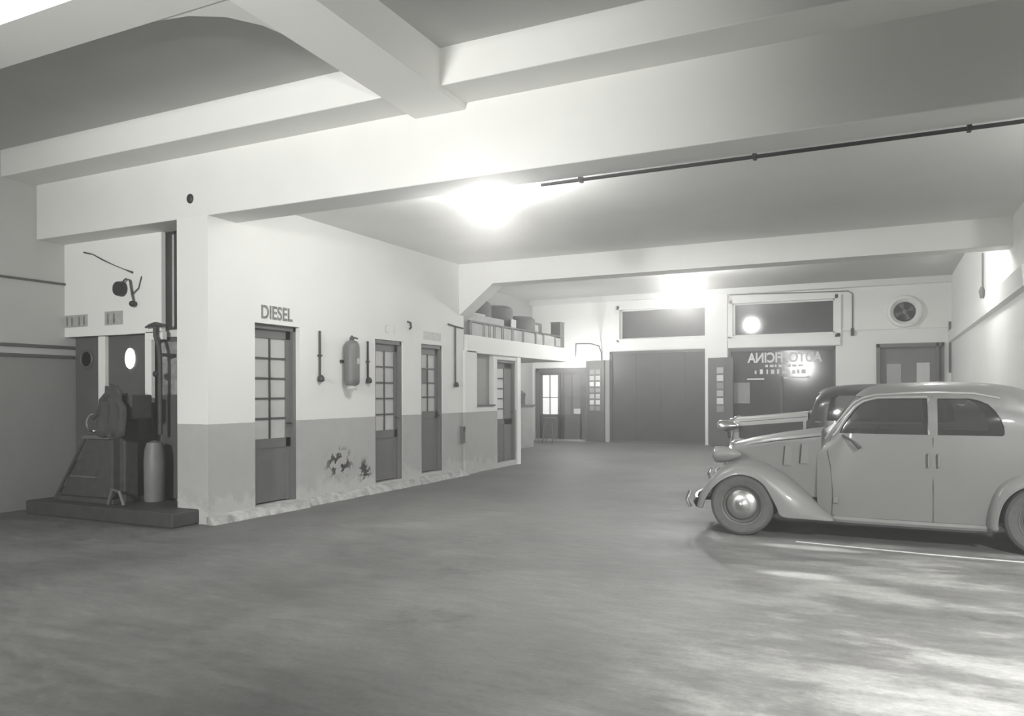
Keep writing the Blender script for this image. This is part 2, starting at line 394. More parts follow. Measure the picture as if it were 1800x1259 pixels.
glazed_door('door_2', *D[1][1:], 2, 5, .93, 'middle grey glazed door with ten frosted panes')
glazed_door('door_3', *D[2][1:], 2, 4, 1.2, 'grey door with one darker pane, right of the middle door', dark_panes=((0, 2),))
glazed_door('door_4', *D[3][1:], 1, 5, .98, 'last grey door, under the loft slab, single column of panes', st=.36, pm=M_frostwhite)
# hatch beside the last door
wn = empty('window_1', (WX-.3, 13.18, 1.28), 'blank grey serving hatch beside the door under the loft', 'window', kind='structure')
obj('pane', MB().box(WX-.12, WX-.1, 12.79, 13.57, 1.28, 2.28), M_hatch, wn)
obj('window_sill', MB().box(WX-.1, WX+.03, 12.76, 13.6, 1.255, 1.285), M_dark, wn)

# ------------------------------------------------------------------ alcove doors
for nm, x0, x1, px, lit, lab in (('door_5', -10.06, -9.52, -9.82, False, 'dark swing door with an unlit round window at the far left'), ('door_6', -9.38, -8.52, -8.95, True, 'dark swing door whose round window shines bright')):
    r = empty(nm, ((x0+x1)/2, 6.93, 0), lab, 'door', kind='structure')
    obj('door_leaf', MB().box(x0, x1, 6.91, 6.96, .01, 2.29), M_dark, r)
    rg = MB().lathe([(.115, .0), (.135, -.015), (.115, -.03), (.1, -.02), (.1, 0), (.115, 0)], (px, 6.915, 1.99), 'y', 28, cap=False)
    if not lit: obj('porthole_ring', rg, M_dark, r)
    k = MB().lathe([(.001, -.006), (.10, -.006)], (px, 6.91, 1.99), 'y', 28)
    o_ = MB(); o_.v = [(a if not lit else px+(a-px)*.95, b, 1.98+(c-1.99)*(1.35 if lit else 1.1)) for a, b, c in k.v]; o_.f = k.f; o_.sm = k.sm
    p = obj('porthole_pane', o_, mat('lit round pane', .9, .3, emit=1.3) if lit else M_seam, r)
    obj('push_plate', MB().box(x1-.1, x1-.04, 6.903, 6.912, 1.0, 1.3), M_rust, r)

# ------------------------------------------------------------------ rear doorways
def tx(name, txt, size, origin, ux, uz, m, parent=None, ext=.004, wide=1.0, align='LEFT', bold=0.0):
    """lettering as a mesh: ux runs along the text, uz up the letters"""
    cu = bpy.data.curves.new(name, 'FONT'); cu.body = txt; cu.size = size; cu.extrude = ext; cu.align_x = align; cu.offset = bold
    t = bpy.data.objects.new(name, cu); C.objects.link(t)
    dg = bpy.context.evaluated_depsgraph_get(); dg.update()
    me = bpy.data.meshes.new_from_object(t.evaluated_get(dg)); bpy.data.objects.remove(t); bpy.data.curves.remove(cu)
    ux, uz = Vector(ux), Vector(uz); un = ux.cross(uz)
    mb = MB(); mb.add([Vector(origin)+ux*(v.co.x*wide)+uz*v.co.y+un*v.co.z for v in me.vertices], [tuple(p.vertices) for p in me.polygons])
    bpy.data.meshes.remove(me)
    return obj(name, mb, m, parent)
d7 = empty('door_7', (-5.97, FY, 0), 'large dark garage door without writing, shut', 'garage door', kind='structure')
for i in range(4):
    a = -7.42+i*.745; obj('door_leaf', MB().box(a, a+.738, FY+.02, FY+.08, .06, 2.7), M_dark2, d7)
obj('door_frame', MB().box(-7.5, -7.42, FY-.03, FY+.12, 0, 2.77).box(-4.5, -4.44, FY-.03, FY+.12, 0, 2.77).box(-7.5, -4.44, FY-.03, FY+.12, 2.7, 2.77), M_dark, d7)
obj('threshold', MB().box(-7.5, -4.44, FY-.05, FY+.1, 0, .06), M_dark, d7)
obj('handle', MB().tube([(-5.9, FY+.02, 1.1), (-5.9, FY-.03, 1.1), (-5.9, FY-.03, 1.3), (-5.9, FY+.02, 1.3)], .012), M_black, d7)
d8 = empty('door_8', (-2.5, FY, 0), 'dark glass garage door with white reversed lettering behind the cars', 'garage door', kind='structure')
obj('glass_panel', MB().box(-3.94, -1.12, FY+.1, FY+.12, .02, 2.74), M_glassdark, d8)
obj('door_frame', MB().box(-3.94, -3.88, FY+.04, FY+.14, 0, 2.76).box(-1.18, -1.12, FY+.04, FY+.14, 0, 2.76).box(-3.94, -1.12, FY+.04, FY+.14, 2.68, 2.76).box(-2.56, -2.48, FY+.06, FY+.13, 0, 1.95).box(-3.94, -1.12, FY+.04, FY+.14, 0, .2), M_dark, d8)
tx('lettering', 'AUTOFFICINA', .38, (-1.48, FY+.095, 2.36), (-1, 0, 0), (0, 0, 1), M_white_paint, d8, wide=.8, bold=.012)
mb = MB()
for x, wd in ((-2.95, .07), (-2.83, .1), (-2.7, .05), (-2.6, .1), (-2.47, .07), (-2.37, .1), (-2.24, .12), (-2.08, .12)): mb.box(x, x+wd, FY+.092, FY+.1, 2.22, 2.29)
for x, wd, h in ((-3.24, .05, .1), (-3.1, .08, .13), (-2.92, .04, .13), (-2.8, .09, .12), (-2.64, .06, .13), (-2.5, .2, .09), (-2.24, .09, .1), (-2.12, .08, .12), (-2.0, .12, .12)): mb.box(x, x+wd, FY+.092, FY+.1, 2.03, 2.03+h)
obj('small_lettering', mb, M_white_paint, d8)
mb = MB().box(-2.55, -1.85, FY+.092, FY+.1, 1.9, 1.945).box(-3.45, -2.98, FY+.092, FY+.1, 1.87, 1.91); mb.lathe([(.05, 0), (.05, .01)], (-1.82, FY+.09, 1.922), 'y', 16)
obj('underline', mb, M_white_paint, d8)
tag(obj('notice_sheet', MB().box(-3.82, -3.37, FY+.075, FY+.085, 1.2, 1.79), mat('grey notice sheet', .3, .8)), 'square grey notice sheet fixed low on the lettered glass door', 'notice')
for nm, x0, x1, z0, z1, lab in (('window_2', -7.17, -4.57, 3.13, 4.03, 'long dark transom window over the plain dark garage door'), ('window_3', -3.82, -1.13, 3.11, 4.04, 'long dark transom window over the lettered garage door')):
    r = empty(nm, ((x0+x1)/2, FY, z0), lab, 'window', kind='structure')
    obj('pane', MB().box(x0, x1, FY+.1, FY+.115, z0, z1), M_glassdark, r)
    obj('window_frame', MB().box(x0, x0+.05, FY+.05, FY+.13, z0, z1).box(x1-.05, x1, FY+.05, FY+.13, z0, z1).box(x0, x1, FY+.05, FY+.13, z0, z0+.04).box(x0, x1, FY+.05, FY+.13, z1-.04, z1), M_white, r)
    obj('window_sill', MB().box(x0-.03, x1+.03, FY-.11, FY+.1, z0-.04, z0), M_white, r)
# right rear door
r = empty('door_9', (.65, FY, 0), 'grey framed doorway at the rear right, just over the near car roof', 'door', kind='structure')
obj('door_frame', MB().box(-.13, -.04, FY-.05, FY+.15, 0, 2.78).box(1.26, 1.32, FY-.05, FY+.15, 0, 2.78).box(1.38, 1.44, FY-.05, FY+.15, 0, 2.78).box(-.13, 1.44, FY-.05, FY+.15, 2.68, 2.78), M_door, r)
obj('door_leaf', MB().box(-.05, 1.4, FY+.12, FY+.17, 0, 2.7), mat('mid grey boards', .2, .6, noise=.15, scale=2), r)
obj('pane', MB().box(.12, .46, FY+.1, FY+.125, 1.6, 2.25), mat('dim pane', .4, .4), r)
obj('pane', MB().box(.82, 1.12, FY+.1, FY+.125, 1.6, 2.27), M_paper, r)
# glazed double door at the rear left
r = empty('door_10', (-9.1, FY, 0), 'glazed double door at the rear left under the loft lamp', 'door', kind='structure')
obj('door_frame', MB().box(-9.97, -9.85, FY-.04, FY+.1, 0, 2.3).box(-8.4, -8.28, FY-.04, FY+.1, 0, 2.3).box(-9.97, -8.28, FY-.04, FY+.1, 2.16, 2.3), M_dark, r)
for x0, x1, lit in ((-9.85, -9.14, True), (-9.11, -8.4, False)):
    lf = MB().box(x0, x0+.1, FY, FY+.05, .06, 2.16).box(x1-.08, x1, FY, FY+.05, .06, 2.16).box(x0, x1, FY, FY+.05, .06, .84).box(x0, x1, FY, FY+.05, 2.08, 2.16)
    o = obj('door_leaf', lf, M_dark, r)
    obj('pane', MB().box(x0+.1, x1-.08, FY+.02, FY+.028, .84, 2.08), mat('lit pane', .8, .3, emit=.42) if lit else mat('dim glass', .2, .15), o)
    obj('glazing_bars', MB().box((x0+x1)/2-.015, (x0+x1)/2+.015, FY+.005, FY+.035, .84, 2.08).box(x0+.1, x1-.08, FY+.005, FY+.035, 1.36, 1.385), M_dark, o)
obj('threshold', MB().box(-9.97, -8.28, FY-.1, FY+.2, 0, .06), M_kerb, r)
tag(obj('pale_sheet', MB().box(-8.68, -8.46, FY-.012, FY-.004, .86, 1.02), M_paper), 'small pale rectangle low on the right leaf of the glazed double door', 'paper')  # thin pale rectangle set on the right leaf
# folding glazed leaves
def fold_leaf(name, p0, p1, z1, g0, rows, label, cols=1, wpane=.16):
    p0, p1 = Vector(p0), Vector(p1); u = (p1-p0).normalized(); L = (p1-p0).length; n = Vector((u.y, -u.x, 0))
    r = empty(name, (p0.x, p0.y, 0), label, 'door', kind='structure')
    def bx(mb, a0, a1, t0, t1, z0, z1_):
        v = []
        for a in (a0, a1):
            for t in (t0, t1):
                for z in (z0, z1_): q = p0+u*a+n*t; v.append((q.x, q.y, z))
        mb.add(v, [(0, 1, 3, 2), (4, 6, 7, 5), (0, 4, 5, 1), (2, 3, 7, 6), (0, 2, 6, 4), (1, 5, 7, 3)]); return mb
    obj('door_leaf', bx(MB(), 0, L, -.025, .025, .02, z1), M_dark, r)
    gw = wpane
    for c in range(cols):
        ca = L*(c+1)/(cols+1)
        for k in range(rows):
            z = g0+(z1-.25-g0)*k/rows; dz = (z1-.25-g0)/rows
            o = bx(MB(), ca-gw, ca+gw, .026, .032, z+.02, z+dz-.03); obj('pane', o, M_pl[k % len(M_pl)], r)
        fr = MB(); bx(fr, ca-gw-.03, ca-gw, .026, .04, g0, z1-.25); bx(fr, ca+gw, ca+gw+.03, .026, .04, g0, z1-.25); obj('pane_frame', fr, M_door, r)
    return r
M_pl = [mat('dim pane glass', .3, .3), mat('bright pane glass', .7, .3), mat('pale pane glass', .5, .3)]  # pale tones paint in the lamp mirrored by the panes
fold_leaf('door_11', (-8.22, FY-.1, 0), (-7.55, FY-.35, 0), 2.5, .95, 7, 'dark folded leaf with two columns of small panes, left of the plain garage door', cols=2, wpane=.09)
fold_leaf('door_12', (-4.46, FY-.28, 0), (-3.74, FY-.5, 0), 2.5, .95, 6, 'dark open leaf with a column of pale panes between the garage doorways', wpane=.1)

# ------------------------------------------------------------------ lamps
def globe_lamp(x, y, z, zc, rad, m, label, group='bare globe lamps'):
    r = empty('ceiling_lamp', (x, y, zc), label, 'lamp', group)
    obj('globe', MB().sphere((x, y, z), rad, 24), m, r)
    obj('stem', MB().tube([(x, y, z+rad*.9), (x, y, zc-.01)], .012), M_black, r)
    obj('canopy', MB().lathe([(.05, -.05), (.07, -.02), (.07, 0)], (x, y, zc), 'z', 20), M_white, r)
    return r
globe_lamp(-3.86, 7.42, 3.60, 3.87, .24, M_lamp, 'glaring globe lamp hung behind the deep beam in mid ceiling')
globe_lamp(-4.06, 17.5, 3.86, 4.46, .2, M_lamp2, 'bright globe lamp near the ceiling above the rear pilaster')
globe_lamp(.75, 13.7, 4.0, 4.46, .2, M_lamp, 'globe lamp hidden behind the far beam next to the right wall')
globe_lamp(2.7, 7.7, 3.55, 3.87, .2, M_lamp, 'unseen globe lamp added in the middle bay over the tail of the near car')  # out of view, added to brighten the middle bay ceiling
r = empty('bracket_lamp', (-7.9, FY, 2.6), 'bright globe lamp on a bent pipe bracket at the end of the loft', 'lamp')
obj('globe', MB().sphere((-8.05, 20.9, 2.42), .10, 20), M_lamp2, r)
obj('bracket', MB().tube([(-7.75, FY, 2.2), (-7.75, FY-.06, 2.75), (-7.8, FY-.15, 2.95), (-7.9, FY-.6, 3.0), (-8.05, 20.95, 2.95), (-8.05, 20.9, 2.55)], .018), M_black, r)

# ------------------------------------------------------------------ things on the door wall
def drop(y, z0, z1, label, tee=False):
    r = empty('switch_conduit', (WX, y, z0), label, 'conduit', 'drop conduits with switches')
    x = WX+.02
    pts = [(x, y, z1), (x, y, z0+.05)]
    obj('pipe', MB().tube(pts, .016, 8), M_black, r)
    obj('switch', MB().lathe([(.02, .09), (.045, .06), (.05, .02), (.03, 0)], (x+.02, y, z0), 'z', 14).box(WX-.002, x+.02, y-.025, y+.025, z0+.01, z0+.07), M_black, r)
    if tee: obj('top_pipe', MB().tube([(x, y-.25, z1+.02), (x, y, z1), (x, y+.28, z1-.015)], .016, 8), M_black, r)
    else: obj('clip', MB().box(WX-.002, x+.02, y-.03, y+.03, (z0+z1)/2, (z0+z1)/2+.02), M_black, r)
    return r
drop(8.31, 1.67, 2.37, 'black conduit with a switch at its foot, right of the first door')
drop(9.40, 1.66, 2.29, 'black conduit with a switch at its foot, right of the wall extinguisher')
drop(12.02, 1.62, 2.72, 'longest thin black conduit with a switch, just before the loft', tee=True)
r = empty('fire_extinguisher', (WX, 8.92, 1.6), 'grey cylindrical fire extinguisher on the wall between the first doors', 'fire extinguisher')
cy = 8.88
obj('tank', MB().lathe([(.05, 1.62), (.09, 1.63), (.108, 1.66), (.112, 1.72), (.112, 2.16), (.105, 2.21), (.08, 2.25), (.04, 2.27)], (WX+.125, cy, 0), 'z', 24), M_grey_metal, r)
obj('nozzle', MB().lathe([(.03, 2.26), (.035, 2.30), (.012, 2.34)], (WX+.125, cy, 0), 'z', 14).tube([(WX+.125, cy, 2.32), (WX+.15, cy+.1, 2.3)], .012), M_rust, r)
obj('foot', MB().lathe([(.07, 1.56), (.08, 1.58), (.05, 1.64)], (WX+.125, cy, 0), 'z', 16), M_crate, r)
obj('label_plate', MB().prism([(WX+.125+.115*math.cos(a), cy+.115*math.sin(a)) for a in [-.2+.1*i for i in range(9)]]+[(WX+.125+.108*math.cos(a), cy+.108*math.sin(a)) for a in [.6-.1*i for i in range(9)]], 'z', 1.93, 2.01), M_crate, r)
obj('wall_bracket', MB().box(WX-.001, WX+.03, cy-.12, cy+.12, 1.95, 1.99), M_black, r)
r = empty('wall_vent', (WX, 12.31, .6), 'small grey iron ventilator low on the wall by the loft pilaster', 'vent')
obj('frame', MB().box(WX-.005, WX+.06, 12.22, 12.31, .6, .9), M_grey_metal, r)
obj('opening', MB().box(WX+.055, WX+.065, 12.235, 12.3, .82, .89), M_black, r)
tag(obj('wall_hook', MB().tube([(WX-.005, 10.5, 2.68), (WX+.06, 10.5, 2.66), (WX+.07, 10.5, 2.58), (WX+.04, 10.5, 2.56)], .018, 8), M_black), 'small black hook high on the wall between second and third doors', 'hook')
tag(tx('painted_sign', 'DIESEL', .235, (WX+.002, 7.22, 2.455), (0, 1, 0), (0, 0, 1), M_letter, wide=.82, ext=.002, bold=.006), 'black lettering painted above the nearest glazed door', 'sign')
r = empty('painted_sign', (WX, 9.95, 2.45), 'worn faint lettering above the middle glazed door', 'sign')
for ch, yy in (('C', 9.86), ('I', 10.1)): tx('letter', ch, .2, (WX+.002, yy, 2.45), (0, 1, 0), (0, 0, 1), M_faint, r, wide=.8, ext=.002)
tag(obj('painted_sign', MB().box(WX-.002, WX+.002, 10.98, 11.55, 2.42, 2.56), M_faint), 'smudged illegible strip of lettering above the third door', 'sign')
tag(obj('dark_knob', MB().sphere((-7.24, YB-.01, 3.78), .05, 14, (1, .5, 1.15)), M_black), 'black iron plug in the deep beam above the left pillar', 'plug')
# conduit along the near beam
r = empty('ceiling_conduit', (1.5, 6.9, 3.54), 'long dark conduit running along the back edge of the deep beam', 'conduit')
obj('pipe', MB().tube([(-3.0, 6.88, 3.545), (6.2, 6.88, 3.545)], .017, 10), M_black, r)
for i in range(6): obj('clip', MB().box(-2.6+i*1.6, -2.57+i*1.6, 6.83, 6.91, 3.52, 3.575), M_black, r)
# rear wall fittings
r = empty('switch_conduit', (-.7, FY, 3.03), 'thin conduit bent down beside the transom over the lettered door', 'conduit')
obj('pipe', MB().tube([(-3.9, FY-.04, 4.3), (-.8, FY-.04, 4.22), (-.7, FY-.04, 4.14), (-.7, FY-.04, 3.2)], .016, 8), M_dark, r)
obj('switch', MB().box(-.74, -.66, FY-.09, FY+.005, 3.02, 3.22), M_black, r)
r = empty('extractor_fan', (.54, FY, 3.25), 'round extractor fan with a white rim on the rear wall', 'fan')
obj('rim', MB().lathe([(.26, .0), (.40, .0), (.42, -.06), (.40, -.13), (.34, -.15), (.26, -.05), (.26, 0)], (.54, FY, 3.6), 'y', 40, cap=False), M_white, r)
obj('dark_mouth', MB().lathe([(.001, -.02), (.27, -.02)], (.54, FY, 3.6), 'y', 32), M_dark, r)
for k in range(4):
    a = k*PI/2+.4; b = obj('blade', MB().prism([(.54+.05*math.cos(a), 3.6+.05*math.sin(a)), (.54+.23*math.cos(a-.3), 3.6+.23*math.sin(a-.3)), (.54+.24*math.cos(a+.3), 3.6+.24*math.sin(a+.3))], 'y', FY-.05, FY-.04), M_dark, r)
obj('hub', MB().lathe([(.001, -.08), (.05, -.07), (.05, -.01)], (.54, FY, 3.6), 'y', 16), M_door, r)
tag(obj('corner_pipe', MB().tube([(1.56, FY-.06, 2.0), (1.56, FY-.06, 3.3)], .025, 8), M_dark), 'short dark upright pipe in the rear right corner', 'pipe')
r = empty('wall_pipe', (1.55, 15.2, 3.1), 'thin hanging conduit on the right white wall', 'conduit')
obj('pipe', MB().tube([(1.57, 15.4, 3.9), (1.57, 15.4, 3.3)], .014, 8), M_dark, r)
obj('switch', MB().lathe([(.02, .2), (.05, .12), (.03, 0)], (1.56, 15.4, 3.12), 'z', 12), M_dark, r)

# ------------------------------------------------------------------ alcove equipment
r = empty('wall_sign', (-9.85, 6.78, 2.4), 'grey painted name strip at the left end of the bulkhead', 'sign')
obj('strip', MB().box(-10.09, -9.62, 6.773, 6.785, 2.42, 2.585), mat('grey strip', .42, .8, noise=.15, scale=14), r)
for x in (-10.05, -9.95, -9.8, -9.7): obj('letter', MB().box(x, x+.03, 6.770, 6.776, 2.44, 2.56), M_letter, r)
r = empty('wall_sign', (-9.1, 6.78, 2.4), 'shorter grey painted name strip above the right alcove door', 'sign')
obj('strip', MB().box(-9.27, -8.92, 6.773, 6.785, 2.42, 2.6), bpy.data.materials['grey strip'], r)
for x in (-9.22, -9.1): obj('letter', MB().box(x, x+.03, 6.770, 6.776, 2.44, 2.57), M_letter, r)
r = empty('cable_bracket', (-8.88, 6.78, 2.8), 'black round bracket with loose wires on the bulkhead', 'bracket')
obj('socket', MB().lathe([(.02, -.1), (.09, -.08), (.1, -.02), (.1, .005)], (-8.93, 6.78, 2.88), 'y', 20), M_black, r)
obj('wire', MB().tube([(-8.88, 6.72, 2.94), (-8.8, 6.73, 3.0), (-8.74, 6.74, 2.98), (-8.7, 6.74, 2.8), (-8.68, 6.75, 2.7)], .012, 6), M_rust, r)
obj('wire', MB().tube([(-8.7, 6.75, 2.8), (-8.6, 6.76, 2.87), (-8.55, 6.765, 3.02)], .007, 6), M_rust, r)
obj('plug', MB().sphere((-8.67, 6.73, 2.67), .045, 12, (1.1, 1, .9)), M_black, r)
tag(obj('wire_run', MB().tube([(-9.68, 6.77, 3.42), (-9.5, 6.772, 3.38), (-9.3, 6.77, 3.29), (-9.1, 6.772, 3.21), (-8.9, 6.77, 3.14), (-8.72, 6.772, 3.08)], [.012, .008, .011, .007, .006, .016], 6), M_rust), 'slanting dark wire across the white bulkhead', 'wire')
r = empty('air_pipe', (-8.1, 6.7, 1.6), 'dark standpipe with a tee valve handle in front of the bulkhead', 'pipe')
obj('pipe', MB().tube([(-8.24, 6.72, 2.36), (-8.24, 6.72, 2.24), (-8.2, 6.72, 2.16), (-8.17, 6.72, 2.06), (-8.16, 6.72, 1.9), (-8.16, 6.72, 1.4), (-8.16, 6.72, 1.0)], .028, 10), M_rust, r)
obj('handle', MB().tube([(-8.42, 6.72, 2.355), (-8.33, 6.72, 2.375), (-8.24, 6.72, 2.385), (-8.16, 6.72, 2.375), (-8.06, 6.72, 2.37)], [.012, .026, .034, .026, .012], 8), M_rust, r)
obj('valve', MB().sphere((-8.2, 6.7, 1.76), .045, 12), M_black, r)
obj('mount', MB().box(-8.2, -8.12, 6.72, 6.93, 1.98, 2.02), M_rust, r)
S(obj('trim_17', MB().box(-9.75, -7.12, 6.02, 6.80, 0, .17), mat('oil blackened concrete', .05, .6, noise=.3, scale=6), bevel=.02), 'low oil blackened plinth at the foot of the left pillar', 'plinth')
# slanted machine
r = empty('workshop_machine', (-8.7, 6.45, .17), 'dark sloping workshop machine standing on the black plinth', 'machine')
P = .17
obj('base', MB().box(-9.45, -8.35, 6.2, 6.7, P, P+.06), M_rust, r, bevel=.01)
obj('sloping_bed', MB().prism([(-9.42, P+.06), (-8.42, P+.06), (-8.42, .98), (-8.86, .98), (-9.0, .70), (-9.16, .66), (-9.32, .36), (-9.42, .32)], 'y', 6.25, 6.62), M_rust, r, bevel=.015)
obj('rail', MB().tube([(-9.46, 6.22, P+.02), (-9.3, 6.22, .4), (-8.85, 6.22, 1.0), (-8.5, 6.22, 1.02)], .02), M_rust, r)
obj('rail', MB().tube([(-9.2, 6.24, .48), (-8.7, 6.24, .48)], .014), M_grey_metal, r)
obj('shelf', MB().box(-8.9, -8.42, 6.2, 6.3, .96, 1.0), M_grey_metal, r)
obj('column', MB().box(-8.46, -8.33, 6.35, 6.55, P, 1.2).box(-8.5, -8.15, 6.3, 6.6, 1.2, 1.5), M_rust, r, bevel=.02)
obj('hand_wheel', MB().tube([(-8.82+.02*math.cos(a)-.0, 6.3+.09*math.cos(a), 1.15+.11*math.sin(a)) for a in [2*PI*i/20 for i in range(21)]], .014, 6), M_chrome, r)
obj('arm', MB().tube([(-8.85, 6.3, 1.2), (-8.6, 6.32, 1.42), (-8.35, 6.4, 1.5)], .025), M_rust, r)
obj('foot_bracket', MB().tube([(-8.4, 6.18, P+.01), (-8.33, 6.18, .36), (-8.2, 6.18, .34), (-8.12, 6.18, P+.01)], .022), M_grey_metal, r)
mb = MB(); n = 9; rows = []
for i in range(8):
    t = i/7; z = 1.62-.62*t
    rows.append([(-8.62+.06*(1-t)+ (.50*(.45+.55*min(1, t*2.2)))*k/n - (.0 if t > .2 else -.1), 6.19+.025*math.sin(k*2.1+t*2)-.02*t, z+.02*math.cos(k*1.3)-.05*(abs(k-n*.6)/n)*(1-t)) for k in range(n+1)])
mb.grid(rows); o = obj('dust_sheet', mb, M_cloth, None); s = o.modifiers.new('thick', 'SOLIDIFY'); s.thickness = .012
tag(o, 'dark crumpled cloth hung over the top of the workshop machine', 'cloth')
tag(obj('waste_bin', MB().lathe([(.115, 0), (.12, .02), (.125, .5), (.115, .64), (.09, .73), (.001, .76)], (-8.19, 6.66, P+.0), 'z', 28), mat('pale bin', .2, .5, noise=.15, scale=5)), 'pale round topped metal drum behind the workshop machine', 'drum')
r = empty('notice_board', (-8.05, 6.98, 1.5), 'mottled grey notice panel left of the pillar', 'board')
obj('panel', MB().box(-8.38, WX-.52, 6.94, 6.99, 1.5, 2.22), mat('mottled panel', .3, .8, noise=.5, scale=7), r)
obj('rail', MB().box(-8.5, WX-.52, 6.92, 6.96, 2.18, 2.23), M_dark, r)
obj('dark_lower_board', MB().box(-8.38, WX-.52, 6.93, 6.99, .17, 1.5), M_dark, r)
obj('white_strip', MB().box(-8.3, WX-.52, 6.93, 6.97, 2.24, 2.33), M_paper, r)

# ------------------------------------------------------------------ loft things
LX = WX+.04
r = empty('loft_railing', (LX, 15, 2.6), 'low railing of pale boards and dark posts along the loft edge', 'railing')
obj('top_rail', MB().box(LX-.03, LX+.02, 12.5, 17.1, 2.845, 2.875), M_dark, r)
yy = 12.52; k = 0
wid = [.1, .42, .1, .14, .1, .1, .1, .26, .12, .34, .1, .42, .12, .55, .1, .34, .1, .6, .1, .6]
for i, wd in enumerate(wid):
    if yy+wd > 17.1: break
    if i % 2 == 0: obj('post', MB().box(LX-.03, LX+.01, yy, yy+wd*.55, 2.6, 2.845), M_door, r)
    else: obj('board', MB().box(LX-.02, LX, yy, yy+wd, 2.6, 2.83), M_crate, r)
    yy += wd
obj('board', MB().box(LX-.035, LX-.03, 12.6, 17.08, 2.62, 2.82), mat('grey back board', .4, .8, noise=.2, scale=9), r)
def drum(x, y, rad, h, label):
    z = 2.6; r = empty('fibre_drum', (x, y, z), label, 'drum', 'drums on the loft')
    obj('body', MB().lathe([(rad*.95, 0), (rad, .03), (rad*1.02, h*.5), (rad, h-.08), (rad*.8, h-.02), (rad*.4, h)], (x, y, z), 'z', 28), M_drum, r)
    obj('hoop', MB().lathe([(rad*1.0, h*.3), (rad*1.04, h*.3), (rad*1.04, h*.34), (rad*1.0, h*.34)], (x, y, z), 'z', 28), M_rust, r)
drum(-7.75, 13.3, .3, .78, 'dark fibre drum farthest left on the loft, under the sloping haunch')
drum(-7.75, 14.2, .36, .86, 'dark fibre drum second from the haunch on the loft')
drum(-7.75, 15.15, .4, .85, 'dark round shouldered drum in the middle of the loft')
drum(-7.75, 16.35, .4, .72, 'dark fibre drum nearest the open end of the loft')
r = empty('storage_crate', (-7.25, 13.6, 2.6), 'long pale crate behind the loft railing near the haunch', 'crate')
obj('box', MB().box(-7.3, -7.02, 12.64, 14.15, 2.6, 3.02), M_crate, r)
obj('lid', MB().box(-7.31, -7.01, 12.63, 13.3, 3.02, 3.05), M_paper, r)
r = empty('picture_frame', (-7.45, 17.0, 2.6), 'framed grey board standing at the open end of the loft', 'board')
obj('frame', MB().box(-7.6, -7.55, 16.8, 17.3, 2.6, 3.22), M_door, r)
obj('panel', MB().box(-7.55, -7.545, 16.86, 17.24, 2.66, 3.16), M_crate, r)
tag(obj('white_cloth_heap', MB().sphere((-7.3, 15.9, 2.7), .16, 16, (1, 1.2, 1.05)), M_paper), 'small white heap by the last drum on the loft', 'cloth')
tag(obj('pale_sheet', MB().prism([(15.0, 2.86), (15.25, 2.95), (15.26, 3.12), (15.02, 3.13)], 'x', -7.29, -7.27), M_paper), 'small white paper leaning on the middle drum on the loft', 'paper')
r = empty('tall_box', (-7.1, 17.35, 2.6), 'dark upright box on the outer corner of the loft', 'box')
obj('box', MB().box(-7.24, -7.0, 17.15, 17.42, 2.6, 3.2), M_drum, r)
obj('lid', MB().box(-7.25, -6.99, 17.14, 17.43, 3.2, 3.23), M_door, r)
# ------------------------------------------------------------------ under the loft
r = empty('metal_cabinet', (-9.1, 19.2, 0), 'pale grey waist high cabinet beyond the last door', 'cabinet')
obj('body', MB().box(-9.7, -8.8, 18.7, 19.6, .0, 1.14), M_dado, r, bevel=.01)
obj('worktop', MB().box(-9.72, -8.77, 18.67, 19.62, 1.14, 1.19), M_door, r)
r = empty('toolbox', (-9.1, 19.1, 1.19), 'dark box standing on the grey cabinet', 'box')
obj('box', MB().box(-9.45, -8.95, 18.85, 19.35, 1.19, 1.42), M_rust, r)
obj('lid', MB().box(-9.46, -8.94, 18.84, 19.36, 1.42, 1.5).prism([(-9.46, 1.5), (-8.94, 1.5), (-9.05, 1.58), (-9.35, 1.58)], 'y', 18.84, 19.36), M_rust, r)
r = empty('wall_pipe', (-9.2, FY, 1.9), 'dark pipe with a valve on the wall by the glazed double door', 'pipe')
obj('pipe', MB().tube([(-9.98, 20.5, 2.6), (-9.98, 20.5, 1.7)], .03, 8), M_rust, r)
obj('valve', MB().sphere((-9.96, 20.5, 2.25), .07, 12), M_black, r)
r = empty('work_stool', (-9.0, 21.2, 0), 'dark wooden stool in front of the glazed double door', 'stool')
obj('seat', MB().box(-9.2, -8.86, 21.1, 21.42, .72, .77), M_dark, r)
for sx in (-1, 1):
    for sy in (-1, 1): obj('leg', MB().tube([(-9.03+sx*.12, 21.26+sy*.11, .72), (-9.03+sx*.16, 21.26+sy*.15, 0)], .02, 8), M_dark, r)
obj('stretcher', MB().tube([(-9.17, 21.12, .25), (-8.89, 21.12, .25)], .014, 8), M_dark, r)
# painted line on the floor
tag(obj('floor_line', MB().prism([(-.78, 8.16), (.4, 8.02), (2.6, 7.96), (2.6, 8.0), (.4, 8.055), (-.78, 8.18)], 'z', .0, .004), mat('worn white line', .7, .8, noise=.25, scale=6)), 'thin white line on the floor along the near car', 'floor line', kind='structure')

